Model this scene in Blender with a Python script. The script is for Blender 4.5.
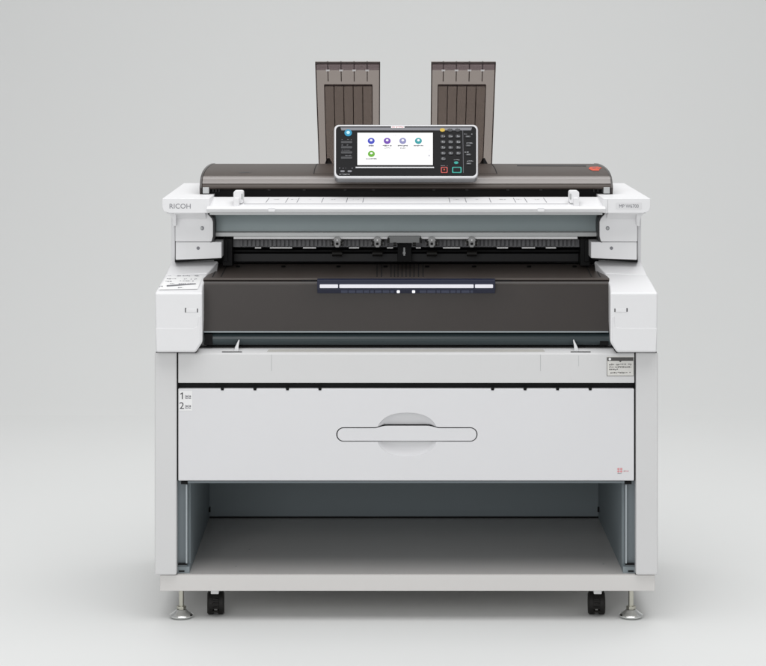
import bpy, bmesh, math, random
from mathutils import Vector, Matrix

random.seed(4)
for o in list(bpy.data.objects):
    bpy.data.objects.remove(o)
SC = bpy.context.scene
COL = SC.collection

# ------------------------------------------------------------------ camera
K = 0.00215            # metres per photograph pixel in the plane of the cabinet front (Y = 0)
D = 4.7                # camera distance to that plane
CX, HY = 383.0, 40.0   # vanishing point of the photograph
CAMZ = (623 - HY) * K
CAM = Vector((0, -D, CAMZ))
cd = bpy.data.cameras.new('camera'); cam = bpy.data.objects.new('camera', cd); COL.objects.link(cam)
cam.location = CAM; cam.rotation_euler = (math.radians(90), 0, 0)
cd.sensor_fit = 'HORIZONTAL'; cd.sensor_width = 36
cd.lens = 36 * D / (766 * K)
cd.shift_x = 0.0; cd.shift_y = -(333 - HY) / 766
cd.clip_start = 0.1; cd.clip_end = 200
SC.camera = cam

# ------------------------------------------------------------------ world, lamps, exposure
w = bpy.data.worlds.new('World'); SC.world = w; w.use_nodes = True
bgn = w.node_tree.nodes['Background']
bgn.inputs[0].default_value = (0.985, 0.99, 1.0, 1); bgn.inputs[1].default_value = 0.40
SC.view_settings.view_transform = 'Standard'; SC.view_settings.look = 'None'
SC.view_settings.exposure = 0.0; SC.view_settings.gamma = 1.0

def area(name, loc, target, sx, sy, power, col=(1, 1, 1)):
    l = bpy.data.lights.new(name, 'AREA'); l.shape = 'RECTANGLE'; l.size = sx; l.size_y = sy
    l.energy = power; l.color = col
    o = bpy.data.objects.new(name, l); COL.objects.link(o); o.location = loc
    o.rotation_euler = (Vector(target) - Vector(loc)).to_track_quat('-Z', 'Y').to_euler()
    return o
area('softbox_overhead', (0.1, -0.8, 3.3), (0.05, -0.3, 0.0), 3.4, 3.0, 78)
area('softbox_front', (-0.9, -4.4, 1.75), (0.0, 0.2, 0.35), 2.4, 2.0, 50)
area('softbox_backdrop', (0.3, 1.9, 4.0), (0.3, 2.6, 0.0), 5.0, 1.6, 56)

# ------------------------------------------------------------------ helpers
def P(px, py, Y):
    s = K * (D + Y) / D
    return Vector(((px - CX) * s, Y, CAMZ + (HY - py) * s))
def PX(px, Y): return (px - CX) * K * (D + Y) / D
def PZ(py, Y): return CAMZ + (HY - py) * K * (D + Y) / D

class Plane:
    """a plane in space; at(px, py, off) gives the point seen at a photograph pixel, lifted off it by off metres"""
    def __init__(self, a, b, c):
        self.a = a; n = (b - a).cross(c - a).normalized()
        if n.dot(CAM - a) < 0: n = -n
        self.n = n
    def at(self, px, py, off=0.0):
        d = P(px, py, 0) - CAM
        t = (self.a - CAM).dot(self.n) / d.dot(self.n)
        return CAM + d * t + self.n * off
def vplane(Y): return Plane(P(100, 100, Y), P(200, 100, Y), P(100, 200, Y))

def box(bm, x0, x1, y0, y1, z0, z1):
    r = bmesh.ops.create_cube(bm, size=1)
    bmesh.ops.scale(bm, vec=(x1 - x0, y1 - y0, z1 - z0), verts=r['verts'])
    bmesh.ops.translate(bm, vec=((x0 + x1) / 2, (y0 + y1) / 2, (z0 + z1) / 2), verts=r['verts'])
    return r['verts']
def pbox(bm, px0, px1, py0, py1, Y0, Y1):
    """box whose front face covers those photograph pixels at depth Y0 and which runs back to Y1"""
    return box(bm, PX(px0, Y0), PX(px1, Y0), Y0, Y1, PZ(py1, Y0), PZ(py0, Y0))
def loft(bm, a, b):
    """closed solid between two equal-length point loops"""
    va = [bm.verts.new(p) for p in a]; vb = [bm.verts.new(p) for p in b]; n = len(a)
    fs = [bm.faces.new(va), bm.faces.new(list(reversed(vb)))]
    for i in range(n):
        j = (i + 1) % n
        fs.append(bm.faces.new((va[j], va[i], vb[i], vb[j])))
    bmesh.ops.recalc_face_normals(bm, faces=fs)
def prof(bm, pts, x0, x1):
    """(Y, Z) profile extruded from x0 to x1"""
    loft(bm, [Vector((x0, y, z)) for y, z in pts], [Vector((x1, y, z)) for y, z in pts])
def plate(bm, pl, pts, o0, o1):
    loft(bm, [pl.at(x, y, o1) for x, y in pts], [pl.at(x, y, o0) for x, y in pts])
def rrect(x0, x1, y0, y1, r, n=5, ry=None):
    ry = ry or r; out = []
    for cx, cy, a0 in ((x1 - r, y0 + ry, -90), (x1 - r, y1 - ry, 0), (x0 + r, y1 - ry, 90), (x0 + r, y0 + ry, 180)):
        for i in range(n + 1):
            a = math.radians(a0 + 90 * i / n)
            out.append((cx + r * math.cos(a), cy + ry * math.sin(a)))
    return out
def ell(cx, cy, rx, ry, n=20):
    return [(cx + rx * math.cos(2 * math.pi * i / n), cy + ry * math.sin(2 * math.pi * i / n)) for i in range(n)]
def cyl(bm, p0, p1, r0, r1=None, n=24):
    p0 = Vector(p0); p1 = Vector(p1); r1 = r0 if r1 is None else r1
    d = p1 - p0
    r = bmesh.ops.create_cone(bm, cap_ends=True, segments=n, radius1=r0, radius2=r1, depth=d.length)
    M = Matrix.Translation((p0 + p1) / 2) @ d.to_track_quat('Z', 'Y').to_matrix().to_4x4()
    bmesh.ops.transform(bm, matrix=M, verts=r['verts'])
def lathe(bm, c, pr, n=32):
    """(r, z) profile turned round the vertical axis through c"""
    rings = []
    for r, z in pr:
        rings.append([bm.verts.new((c[0] + r * math.cos(2 * math.pi * i / n), c[1] + r * math.sin(2 * math.pi * i / n), c[2] + z)) for i in range(n)])
    fs = [bm.faces.new(list(reversed(rings[0]))), bm.faces.new(rings[-1])]
    for a, b in zip(rings, rings[1:]):
        for i in range(n):
            j = (i + 1) % n
            fs.append(bm.faces.new((a[i], a[j], b[j], b[i])))
    bmesh.ops.recalc_face_normals(bm, faces=fs)
def hull(bm, pts):
    vs = [bm.verts.new(p) for p in pts]
    r = bmesh.ops.convex_hull(bm, input=vs)
    bmesh.ops.delete(bm, geom=[g for g in r['geom_interior'] if isinstance(g, bmesh.types.BMVert)], context='VERTS')
    bmesh.ops.dissolve_limit(bm, angle_limit=0.01, verts=[v for v in bm.verts], edges=[e for e in bm.edges])
    bmesh.ops.recalc_face_normals(bm, faces=bm.faces[:])

CENTRE = {}
def obj(name, bm, mat, parent=None, bevel=0.0, seg=3, smooth=35):
    me = bpy.data.meshes.new(name)
    lo = Vector((1e9,) * 3); hi = Vector((-1e9,) * 3)
    for v in bm.verts:
        for i in range(3):
            lo[i] = min(lo[i], v.co[i]); hi[i] = max(hi[i], v.co[i])
    c = (lo + hi) / 2
    bmesh.ops.translate(bm, vec=-c, verts=bm.verts[:])
    bm.to_mesh(me); bm.free()
    for p in me.polygons: p.use_smooth = True
    me.set_sharp_from_angle(angle=math.radians(smooth))
    o = bpy.data.objects.new(name, me); COL.objects.link(o)
    for m in (mat if isinstance(mat, (list, tuple)) else [mat]): me.materials.append(m)
    if parent is not None:
        o.parent = parent; o.location = c - CENTRE[parent]
    else: o.location = c
    CENTRE[o] = c
    if bevel > 0:
        b = o.modifiers.new('edge_round', 'BEVEL'); b.width = bevel; b.segments = seg
        b.limit_method = 'ANGLE'; b.angle_limit = math.radians(28); b.harden_normals = True
    return o
def NB(): return bmesh.new()
def pieces(name, bm, mat, parent=None, **kw):
    """every loose piece of bm becomes a part of its own"""
    seen = set(); out = []
    for v0 in list(bm.verts):
        if v0 in seen: continue
        stack = [v0]; comp = []; seen.add(v0)
        while stack:
            v = stack.pop(); comp.append(v)
            for e in v.link_edges:
                u = e.other_vert(v)
                if u not in seen: seen.add(u); stack.append(u)
        nb = bmesh.new(); mp = {v: nb.verts.new(v.co) for v in comp}; done = set()
        for v in comp:
            for f in v.link_faces:
                if f not in done: done.add(f); nb.faces.new([mp[u] for u in f.verts])
        out.append(obj(name, nb, mat, parent, **kw))
    bm.free()
    return out

def text_bm(bm, body, pl, px, py, hpx, wpx=None, off=0.0004, align='LEFT', shear=0):
    """lettering as flat mesh laid on plane pl; (px, py) is the baseline start, hpx the cap height, wpx the width in photograph pixels"""
    cu = bpy.data.curves.new('lettering', 'FONT'); cu.body = body; cu.size = 1; cu.resolution_u = 3
    t = bpy.data.objects.new('lettering', cu); COL.objects.link(t)
    bpy.context.view_layer.update()
    me = bpy.data.meshes.new_from_object(t.evaluated_get(bpy.context.evaluated_depsgraph_get()))
    xs = [v.co.x for v in me.vertices]; ys = [v.co.y for v in me.vertices]
    if xs:
        x0, x1, y1 = min(xs), max(xs), max(ys); y0 = min(ys)
        sy = hpx / max(y1 - y0, 1e-6); sx = (wpx / (x1 - x0)) if wpx else sy
        W = (x1 - x0) * sx; ox = px - (W / 2 if align == 'CENTER' else 0)
        b2 = bmesh.new(); b2.from_mesh(me)
        for v in b2.verts:
            v.co = pl.at(ox + (v.co.x - x0) * sx, py - (v.co.y - y0) * sy, off)
        b2.normal_update()
        if b2.faces and sum(f.normal.dot(pl.n) * f.calc_area() for f in b2.faces) < 0:
            bmesh.ops.reverse_faces(b2, faces=b2.faces[:])
        tmp = bpy.data.meshes.new('tmp'); b2.to_mesh(tmp); b2.free(); bm.from_mesh(tmp); bpy.data.meshes.remove(tmp)
    bpy.data.objects.remove(t); bpy.data.curves.remove(cu); bpy.data.meshes.remove(me)
def flat(bm, pl, pts, off):
    f = bm.faces.new([bm.verts.new(pl.at(x, y, off)) for x, y in pts]); f.normal_update()
    if f.normal.dot(pl.n) < 0: f.normal_flip()
    return f
def scrawl(bm, pl, x0, x1, y, h, off, dens=0.75, cw=1.0):
    """a line of print too small to read: short strokes of uneven length"""
    x = x0
    while x < x1:
        cw_ = cw * random.uniform(0.5, 1.2)
        if random.random() < dens:
            a = random.uniform(0, .35) * h; b = h * random.uniform(.65, 1)
            flat(bm, pl, [(x, y - b), (min(x + cw_, x1), y - b), (min(x + cw_, x1), y - b + (b - a) * .55), (x, y - b + (b - a) * .55)], off)
            if random.random() < .6:
                flat(bm, pl, [(x, y - a - .25 * h), (min(x + cw_ * .8, x1), y - a - .25 * h), (min(x + cw_ * .8, x1), y - a), (x, y - a)], off)
        x += cw_ + cw * random.uniform(.12, .35)

# ------------------------------------------------------------------ materials
def mat(name, col, rough=0.45, metal=0.0, noise=0.03, bump=0.0, bscale=900, spec=0.5, coat=0.0, nscale=6.0, rvar=0.05):
    m = bpy.data.materials.new(name); m.use_nodes = True; nt = m.node_tree
    b = nt.nodes['Principled BSDF']; b.inputs['Metallic'].default_value = metal
    b.inputs['Specular IOR Level'].default_value = spec; b.inputs['Coat Weight'].default_value = coat; b.inputs['Coat Roughness'].default_value = .16
    tc = nt.nodes.new('ShaderNodeTexCoord'); nz = nt.nodes.new('ShaderNodeTexNoise')
    nz.inputs['Scale'].default_value = nscale; nz.inputs['Detail'].default_value = 5
    nt.links.new(tc.outputs['Object'], nz.inputs['Vector'])
    r = nt.nodes.new('ShaderNodeMapRange'); r.inputs[3].default_value = 1 - noise; r.inputs[4].default_value = 1 + noise
    nt.links.new(nz.outputs['Fac'], r.inputs[0])
    mx = nt.nodes.new('ShaderNodeVectorMath'); mx.operation = 'SCALE'; mx.inputs[0].default_value = col
    nt.links.new(r.outputs[0], mx.inputs['Scale']); nt.links.new(mx.outputs[0], b.inputs['Base Color'])
    r2 = nt.nodes.new('ShaderNodeMapRange'); r2.inputs[3].default_value = rough - rvar; r2.inputs[4].default_value = rough + rvar
    nt.links.new(nz.outputs['Fac'], r2.inputs[0]); nt.links.new(r2.outputs[0], b.inputs['Roughness'])
    if bump:
        n2 = nt.nodes.new('ShaderNodeTexNoise'); n2.inputs['Scale'].default_value = bscale; n2.inputs['Detail'].default_value = 2
        nt.links.new(tc.outputs['Object'], n2.inputs['Vector'])
        bp = nt.nodes.new('ShaderNodeBump'); bp.inputs['Strength'].default_value = bump; bp.inputs['Distance'].default_value = 0.0004
        nt.links.new(n2.outputs['Fac'], bp.inputs['Height']); nt.links.new(bp.outputs[0], b.inputs['Normal'])
    return m
def emit(name, col, s=1.0):
    m = bpy.data.materials.new(name); m.use_nodes = True; b = m.node_tree.nodes['Principled BSDF']
    b.inputs['Base Color'].default_value = (col[0] * .05, col[1] * .05, col[2] * .05, 1); b.inputs['Roughness'].default_value = .25; b.inputs['Specular IOR Level'].default_value = .2
    b.inputs['Emission Color'].default_value = (*col, 1); b.inputs['Emission Strength'].default_value = s
    return m
def smoky(name, tint, body, fac):
    m = bpy.data.materials.new(name); m.use_nodes = True; nt = m.node_tree
    b = nt.nodes['Principled BSDF']; b.inputs['Base Color'].default_value = (*body, 1); b.inputs['Roughness'].default_value = .22
    t = nt.nodes.new('ShaderNodeBsdfTransparent'); t.inputs[0].default_value = (*tint, 1)
    mx = nt.nodes.new('ShaderNodeMixShader'); mx.inputs[0].default_value = fac
    nt.links.new(t.outputs[0], mx.inputs[1]); nt.links.new(b.outputs[0], mx.inputs[2])
    nt.links.new(mx.outputs[0], nt.nodes['Material Output'].inputs[0])
    return m

M = {}
M['sweep']  = mat('studio_paper', (.745, .752, .745), .8, noise=.012, nscale=1.2, spec=.2)
M['white']  = mat('white_plastic', (.765, .765, .775), .42, bump=.12, bscale=700, noise=.012)
M['powder'] = mat('powder_coat_white', (.66, .66, .662), .5, bump=.2, bscale=800, noise=.012)
M['base']   = mat('warm_white_powder_coat', (.675, .66, .645), .5, bump=.2, bscale=800, noise=.015)
M['drawer'] = mat('drawer_white', (.715, .715, .73), .42, bump=.12, bscale=800, noise=.01)
M['brown']  = mat('dark_brown_plastic', (.034, .028, .0255), .30, spec=.5, bump=.25, bscale=900, noise=.06)
M['lid']    = mat('taupe_brown_plastic', (.060, .047, .040), .46, spec=.35, rvar=.02, bump=.2, bscale=900, noise=.05)
M['lid_highlight'] = mat('glossy_taupe_highlight', (.17, .15, .14), .24, spec=.9, rvar=.01, bump=.1)  # lid plastic in a lighter colour, standing for its highlight band
M['brown_lit'] = mat('dark_brown_plastic_lit', (.080, .066, .059), .34, spec=.45, bump=.25, noise=.06)  # front cover's brown, lightened in colour for light on the top plate
M['black']  = mat('black_plastic', (.005, .005, .0055), .5, bump=.1, spec=.15)
M['charcoal'] = mat('charcoal_plastic', (.028, .028, .030), .45, bump=.1, spec=.3)
M['plate']  = mat('blue_grey_metal', (.25, .30, .31), .42, metal=.15, noise=.03)
M['grey']   = mat('light_grey_metal', (.42, .43, .43), .4, metal=.2)
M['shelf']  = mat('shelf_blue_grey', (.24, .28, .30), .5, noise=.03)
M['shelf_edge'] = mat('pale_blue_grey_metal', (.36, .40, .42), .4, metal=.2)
M['post']   = mat('post_blue_grey', (.155, .18, .195), .4, metal=.2)
M['floor_board'] = mat('shelf_floor_grey', (.56, .54, .525), .3, noise=.03, bump=.15)
M['chrome'] = mat('chrome', (.78, .79, .78), .14, metal=1.0, noise=.02)
M['zinc']   = mat('zinc_plated_steel', (.56, .55, .48), .32, metal=1.0, noise=.05)
M['rubber'] = mat('black_rubber', (.010, .009, .008), .55, spec=.3)
M['roller'] = mat('dark_teal_roller', (.03, .045, .05), .3, spec=.5)
M['navy']   = mat('navy_plastic', (.013, .016, .038), .35, spec=.35)
M['violet_white'] = mat('pale_violet_plastic', (.84, .83, .89), .35)
M['silver'] = mat('silver_trim', (.40, .40, .41), .32, metal=.6)
M['panel']  = mat('panel_black', (.007, .007, .008), .35, noise=.05, spec=.12)
M['key']    = mat('key_grey', (.035, .036, .04), .35, spec=.35)
M['keymark'] = mat('key_print_grey', (.42, .43, .45), .5)
M['ink']    = mat('black_ink', (.03, .03, .035), .6)
M['inkgrey'] = mat('grey_ink', (.20, .20, .22), .6)
M['sticker'] = mat('sticker_paper', (.70, .69, .66), .5)
M['sticker_white'] = mat('sticker_white', (.84, .84, .84), .45)
M['red']    = mat('red_ink', (.62, .07, .09), .5)
M['pink']   = mat('pink_ink', (.70, .30, .32), .5)
M['orange'] = mat('orange_red_print', (.60, .075, .03), .5, spec=.3)
M['yellow'] = mat('yellow_key', (.55, .37, .03), .4)
M['teal']   = mat('teal_key_ring', (.0, .30, .25), .4)
M['redkey'] = mat('red_key_ring', (.45, .05, .04), .4)
M['smoke']  = smoky('smoky_clear_plastic', (.70, .655, .63), (.15, .13, .12), .07)
M['smoke_dark'] = smoky('dark_smoky_plastic', (.73, .695, .675), (.10, .085, .08), .11)
M['smoke_rib'] = smoky('smoky_rib', (.46, .42, .42), (.05, .043, .042), .25)
M['screen'] = emit('lit_screen', (1, 1, 1), .98)
M['scr_ink'] = emit('screen_ink', (.12, .12, .14), 1)
M['scr_grey'] = emit('screen_grey', (.62, .62, .66), 1)
M['scr_white'] = emit('screen_icon_white', (.95, .95, 1), 1)
M['ic_blue'] = emit('icon_blue', (.045, .06, .50)); M['ic_violet'] = emit('icon_violet', (.16, .06, .42))
M['ic_lilac'] = emit('icon_lilac', (.27, .27, .50)); M['ic_teal'] = emit('icon_teal', (.03, .33, .36)); M['ic_green'] = emit('icon_green', (.14, .42, .03))
M['led']    = emit('white_indicator_lamp', (.9, .92, 1), 1.3)
M['home']   = emit('blue_lit_key', (.03, .30, .50), 1.0)
M['home_mid'] = emit('pale_blue_lit_key', (.55, .85, .95), 1.0)

# ------------------------------------------------------------------ the setting: studio floor and backdrop sweep
bm = NB()
prev = None
for y in (-12, -6, -3, -1.5, 0, 1.5, 2.6):
    cur = [bm.verts.new((-9, y, 0)), bm.verts.new((9, y, 0))]
    if prev: bm.faces.new((prev[0], prev[1], cur[1], cur[0]))
    prev = cur
f = obj('floor', bm, M['sweep']); f['kind'] = 'structure'
bm = NB(); prev = None
R = 2.2
pts = [(2.6 + R * math.sin(math.radians(a)), R - R * math.cos(math.radians(a))) for a in range(0, 91, 5)] + [(2.6 + R, 6.0), (2.6 + R, 9.0)]
for y, z in pts:
    cur = [bm.verts.new((-9, y, z)), bm.verts.new((9, y, z))]
    if prev: bm.faces.new((prev[0], prev[1], cur[1], cur[0]))
    prev = cur
f = obj('backdrop', bm, M['sweep'], smooth=60); f['kind'] = 'structure'

# ------------------------------------------------------------------ the printer
AX = 406.3
root = bpy.data.objects.new('printer', None); COL.objects.link(root)
root.location = (PX(AX, 0.3), 0.3, 0); CENTRE[root] = Vector(root.location)
root['label'] = 'white and dark brown wide format printer on a cabinet with drawer and open shelf'
root['category'] = 'printer'
BACK = 0.60
YB = 0.575
def mir(px): return 2 * AX - px      # the machine is symmetric about its axis
def mirpts(pts): return [Vector((2 * PX(AX, p.y) - p.x, p.y, p.z)) for p in pts]
def both(fn):
    fn(lambda x: x, -1); fn(mir, 1)
def pbm(bm, f, a, b, y0, y1, Y0, Y1):
    l, r = sorted((f(a), f(b))); return pbox(bm, l, r, y0, y1, Y0, Y1)

# base plate carrying the cabinet
ZB1 = PZ(575, .012); ZB0 = PZ(591, .012)
bm = NB(); box(bm, PX(160, .012), PX(655, .012), .012, BACK, ZB0, ZB1)
base = obj('base_plate', bm, M['base'], root, bevel=.0012)
bm = NB(); box(bm, PX(177.2, .012), PX(635.2, .012), .0145, YB - .0005, ZB1 + .0002, ZB1 + .0016)
obj('floor_board', bm, M['floor_board'], base)

# cabinet side panels
def side(f, s):
    bm = NB(); a, b = sorted((PX(f(154.6), 0), PX(f(176.6), 0)))
    box(bm, a, b, 0, BACK - .004, ZB1 + .003, PZ(352.3, 0))
    sp = obj('side_panel', bm, M['powder'], root, bevel=.0035)
    # blue grey corner post behind the column
    bm = NB(); pbm(bm, f, 177.4, 187.0, 470, 566.4, .022, .05)
    cpst = obj('corner_post', bm, M['post'], root, bevel=.0008, seg=2)
    bm = NB(); pbm(bm, f, 185.7, 187.3, 484.5, 563.4, .012, .0215); obj('post_edge', bm, M['shelf_edge'], cpst, bevel=.0004, seg=2)
    bm = NB(); pbm(bm, f, 177.3, 189.5, 566.6, 574.4, .0225, .052); obj('post_foot', bm, M['shelf'], cpst)
    bm = NB(); pbm(bm, f, 181, 187.6, 481.6, 484.2, .008, .05)
    pbm(bm, f, 178, 187.0, 563.7, 565.0, .0115, .0215); pbm(bm, f, 178.8, 184.4, 570.6, 571.8, .0205, .03)
    pieces('post_clip', bm, M['black'], root)
    bm = NB(); a, b = sorted((PX(f(187.2), .04), PX(f(190.2), .04)))
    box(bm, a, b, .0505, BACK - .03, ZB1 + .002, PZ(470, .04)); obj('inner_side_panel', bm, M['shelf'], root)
both(side)
bm = NB(); box(bm, PX(180, .05), PX(632, .05), YB, YB + .012, ZB1 + .0001, PZ(470, .04))
box(bm, PX(190.5, .05), PX(621.8, .05), YB - .006, YB - .0005, ZB1 + .018, PZ(470, .04))
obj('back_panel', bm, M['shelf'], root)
bm = NB(); box(bm, PX(190.5, .05), PX(621.8, .05), YB - .009, YB - .0065, ZB1 + .0018, ZB1 + .005); obj('back_seam', bm, M['black'], root)
bm = NB()
for x in (209.5, 598.6): pbox(bm, x - .8, x + .8, 507.5, 512.0, YB - .03, YB - .02)
pieces('shelf_clip', bm, M['black'], root)
SF = Plane(Vector((0, 0, ZB1 + .0016)), Vector((1, 0, ZB1 + .0016)), Vector((0, 1, ZB1 + .0016)))
bm = NB()
for x, y in ((249.5, 549.5), (236, 566.5), (603.5, 564.0), (412, 517), (560, 518)): plate(bm, SF, ell(x, y, .9, .45, 12), 0, .0005)
pieces('floor_screw', bm, M['grey'], root)
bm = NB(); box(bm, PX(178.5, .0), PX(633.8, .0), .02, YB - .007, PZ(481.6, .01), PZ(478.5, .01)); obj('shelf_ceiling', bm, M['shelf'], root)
bm = NB(); pbox(bm, 187.6, 624.6, 481.2, 483.0, .006, .0195); obj('trim_rail', bm, M['post'], root, bevel=.0006, seg=2)

# drawer
bm = NB(); pts = []
YD = .004
dx0, dx1, dy0, dy1 = 178.2, 634.2, 388.6, 480.8
box(bm, PX(dx0, YD), PX(dx1, YD), YD, YD + .05, PZ(dy1, YD), PZ(dy0, YD))
drawer = obj('drawer', bm, M['drawer'], root, bevel=.0022)
# round finger recess: boolean-free dish let into the front through a real cut
cut = NB(); DP = vplane(YD)
hx, hy = 407.0, 434.0
rec = [(hx + 30.5 * math.cos(t) * (1 if abs(math.cos(t)) < .8 else 1), hy + 23.5 * math.sin(t)) for t in [2 * math.pi * i / 64 for i in range(64)]]
def sq(cx, cy, rx, ry, e, n=64):
    out = []
    for i in range(n):
        t = 2 * math.pi * i / n; c, s = math.cos(t), math.sin(t)
        out.append((cx + rx * math.copysign(abs(c) ** e, c), cy + ry * math.copysign(abs(s) ** e, s)))
    return out
rings = []
for k, off in ((1.0, .01), (1.0, -.0003), (.96, -.0034), (.87, -.0080), (.71, -.0114), (.5, -.0126)):
    rings.append([cut.verts.new(DP.at(x, y, off)) for x, y in sq(hx, hy + .6, 30.5 * k, 22.0 * (k * .94 + .06), .86)])
cut.faces.new(rings[0]); cut.faces.new(list(reversed(rings[-1])))
for a, b in zip(rings, rings[1:]):
    for i in range(64):
        j = (i + 1) % 64; cut.faces.new((a[i], b[i], b[j], a[j]))
bmesh.ops.recalc_face_normals(cut, faces=cut.faces[:])
# slot in which the grip lies
def slot(x0, x1, y0, y1, bulge):
    r = (y1 - y0) / 2; cy = (y0 + y1) / 2; out = []
    for i in range(13):
        a = math.radians(90 + 180 * i / 12); out.append((x0 + r + r * math.cos(a), cy - r * math.sin(a)))
    out.reverse()
    bot = out
    res = []
    for i in range(13):     # left end from bottom to top
        a = math.radians(90 + 180 * i / 12); res.append((x0 + r + r * math.cos(a), cy + r * math.sin(a)))
    for x in [x0 + r + (x1 - x0 - 2 * r) * i / 40 for i in range(1, 40)]:
        d = abs(x - hx); s = 1 - min(1, max(0, (d - 20) / 13)); s = s * s * (3 - 2 * s)
        res.append((x, y0 - bulge * s))
    for i in range(13):
        a = math.radians(-90 + 180 * i / 12); res.append((x1 - r + r * math.cos(a), cy + r * math.sin(a)))
    return res
sl = slot(336.2, 477.6, 427.2, 441.8, 2.3)
c2 = NB(); loft(c2, [DP.at(x, y, .01) for x, y in sl], [DP.at(x, y, -.010) for x, y in sl])
def cutter(b, o):
    me = bpy.data.meshes.new('cutter'); b.to_mesh(me); b.free()
    c = bpy.data.objects.new('cutter', me); COL.objects.link(c)
    mod = o.modifiers.new('cut', 'BOOLEAN'); mod.object = c; mod.operation = 'DIFFERENCE'; mod.solver = 'EXACT'
    c.matrix_world = Matrix.Identity(4); bpy.context.view_layer.update()
    return c
def apply_all(o, cs, smooth=35):
    bpy.context.view_layer.update()
    ev = o.evaluated_get(bpy.context.evaluated_depsgraph_get())
    me = bpy.data.meshes.new_from_object(ev); o.modifiers.clear(); o.data = me
    for c in cs: bpy.data.objects.remove(c)
    for p in me.polygons: p.use_smooth = True
    me.set_sharp_from_angle(angle=math.radians(smooth))
    se = me.attributes.get('sharp_edge') or me.attributes.new('sharp_edge', 'BOOLEAN', 'EDGE')
    big = sorted(me.polygons, key=lambda p: -p.area)[:6]; ks = set(k for p in big for k in p.edge_keys)
    for i, e in enumerate(me.edges):
        if tuple(sorted(e.vertices)) in ks: se.data[i].value = True
cs = [cutter(cut, drawer), cutter(c2, drawer)]
apply_all(drawer, cs, 25)
for m_ in ():
    pass
bm = NB(); g = slot(337.3, 476.6, 428.2, 441.0, 2.2)
plate(bm, DP, g, -.0060, -.0006)
obj('handle', bm, M['drawer'], drawer, bevel=.0010, seg=3, smooth=25)
bm = NB(); g2 = slot(336.3, 477.5, 427.3, 441.7, 2.3); plate(bm, DP, g2, -.0098, -.0066); obj('handle_gasket', bm, M['black'], drawer)
# printed figures of the two rolls
bm = NB(); flat(bm, DP, [(179.2, 390.6), (192.2, 390.6), (192.2, 410.6), (179.2, 410.6)], .0003)
st = obj('roll_sticker', bm, M['sticker_white'], drawer)
bm = NB(); flat(bm, DP, [(181.9, 392.4), (182.9, 392.4), (182.9, 399.0), (181.9, 399.0)], .0006); flat(bm, DP, [(182.0, 392.4), (182.0, 393.7), (180.6, 394.6), (180.3, 393.8)], .00065); text_bm(bm, '2', DP, 179.6, 408.8, 6.6, 4.4, .0006)
obj('roll_number', bm, M['ink'], drawer)
bm = NB()
for yy in (398.6, 408.4):
    for q in range(2):
        x = 185.2 + q * 3.2
        flat(bm, DP, [(x, yy - 3.6), (x + .6, yy - 3.6), (x + .6, yy), (x, yy)], .0006)
        flat(bm, DP, [(x + .7, yy - .6), (x + 2.6, yy - .6), (x + 2.6, yy), (x + .7, yy)], .0006)
        flat(bm, DP, ell(x + 1.8, yy - 2.2, .8, 1.1, 10), .0006)
obj('roll_symbol', bm, M['inkgrey'], drawer)
bm = NB()
for q in range(2): 
    for r_ in range(2): flat(bm, DP, ell(618.4 + q * 2.8, 468.9 + r_ * 2.5, 1.25, 1.1, 12), .0004)
scrawl(bm, DP, 623.6, 628.4, 472.0, 1.6, .0004, 1, .8)
obj('warning_mark', bm, M['pink'], drawer)
bm = NB(); scrawl(bm, DP, 617.6, 621.6, 473.8, .9, .0004, 1, .8); scrawl(bm, DP, 623.8, 628.6, 471.2, .7, .0005, .8, .9); obj('warning_print', bm, M['ink'], drawer)

# black gap above the drawer with its little notches
bm = NB(); pbox(bm, 177.5, 634.8, 381.5, 390.5, .016, .06)
obj('gap_seal', bm, M['black'], root)
bm = NB()
for x in (222.4, 255, 287.5, 320): 
    for xx in (x, mir(x)): plate(bm, DP, [(xx - 1.9, 387.0), (xx + 1.9, 387.0), (xx + 1.3, 390.3), (xx - 1.3, 390.3)], -.001, .0008)
pieces('drawer_bumper', bm, M['black'], root)
# black inner frame seams beside the drawer
def seam(f, s):
    bm = NB(); pbm(bm, f, 176.2, 178.5, 352.5, 480.5, .009, .05); obj('seam_seal', bm, M['black'], root)
both(seam)

# exit tray: ledge and front strip above the drawer
ZL = PZ(353.2, .003)
bm = NB()
prof(bm, [(.003, PZ(383.0, .003)), (.003, ZL - .002), (.005, ZL), (.024, PZ(349.0, .024)), (.118, PZ(345.0, .118)), (.118, PZ(383.0, .003))], PX(178.2, .003), PX(634.4, .003))
tray = obj('exit_tray', bm, M['powder'], root, bevel=.0014)
TP = Plane(Vector((0, .005, ZL)), Vector((1, .005, ZL)), Vector((0, .024, PZ(349.0, .024))))
FP = vplane(.003)
bm = NB(); plate(bm, TP, [(269, 349.4), (543, 349.4), (545, 351.8), (267, 351.8)], .0001, .0007)
obj('ledge_strip', bm, mat('ledge_grey', (.50, .49, .46), .45), tray)
bm = NB()
for x in (271.5, 540.5): flat(bm, FP, [(x - .18, 354.5), (x + .18, 354.5), (x + .18, 371), (x - .18, 371)], .0003)
for x in (578.6,): flat(bm, FP, [(x - .12, 355.5), (x + .12, 355.5), (x + .12, 366), (x - .12, 366)], .0003)
pieces('moulded_line', bm, M['grey'], tray)
def fin(f, s):
    bm = NB()
    c = [(233.6, 352.6), (235.0, 347.5), (238.6, 340.0), (239.6, 340.2), (238.6, 346), (238.4, 352.6)]
    q = [(f(x), y) for x, y in c]
    loft(bm, [P(x, y, .012) for x, y in q], [P(x, y, .030) + Vector((0, 0, .0015)) for x, y in q])
    obj('paper_guide', bm, M['white'], tray, bevel=.0008, seg=2)
    bm = NB(); plate(bm, TP, [(f(222), 351.6), (f(242), 351.6), (f(242), 352.4), (f(222), 352.4)], .0001, .0006)
    obj('guide_slot', bm, M['charcoal'], tray)
both(fin)
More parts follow.
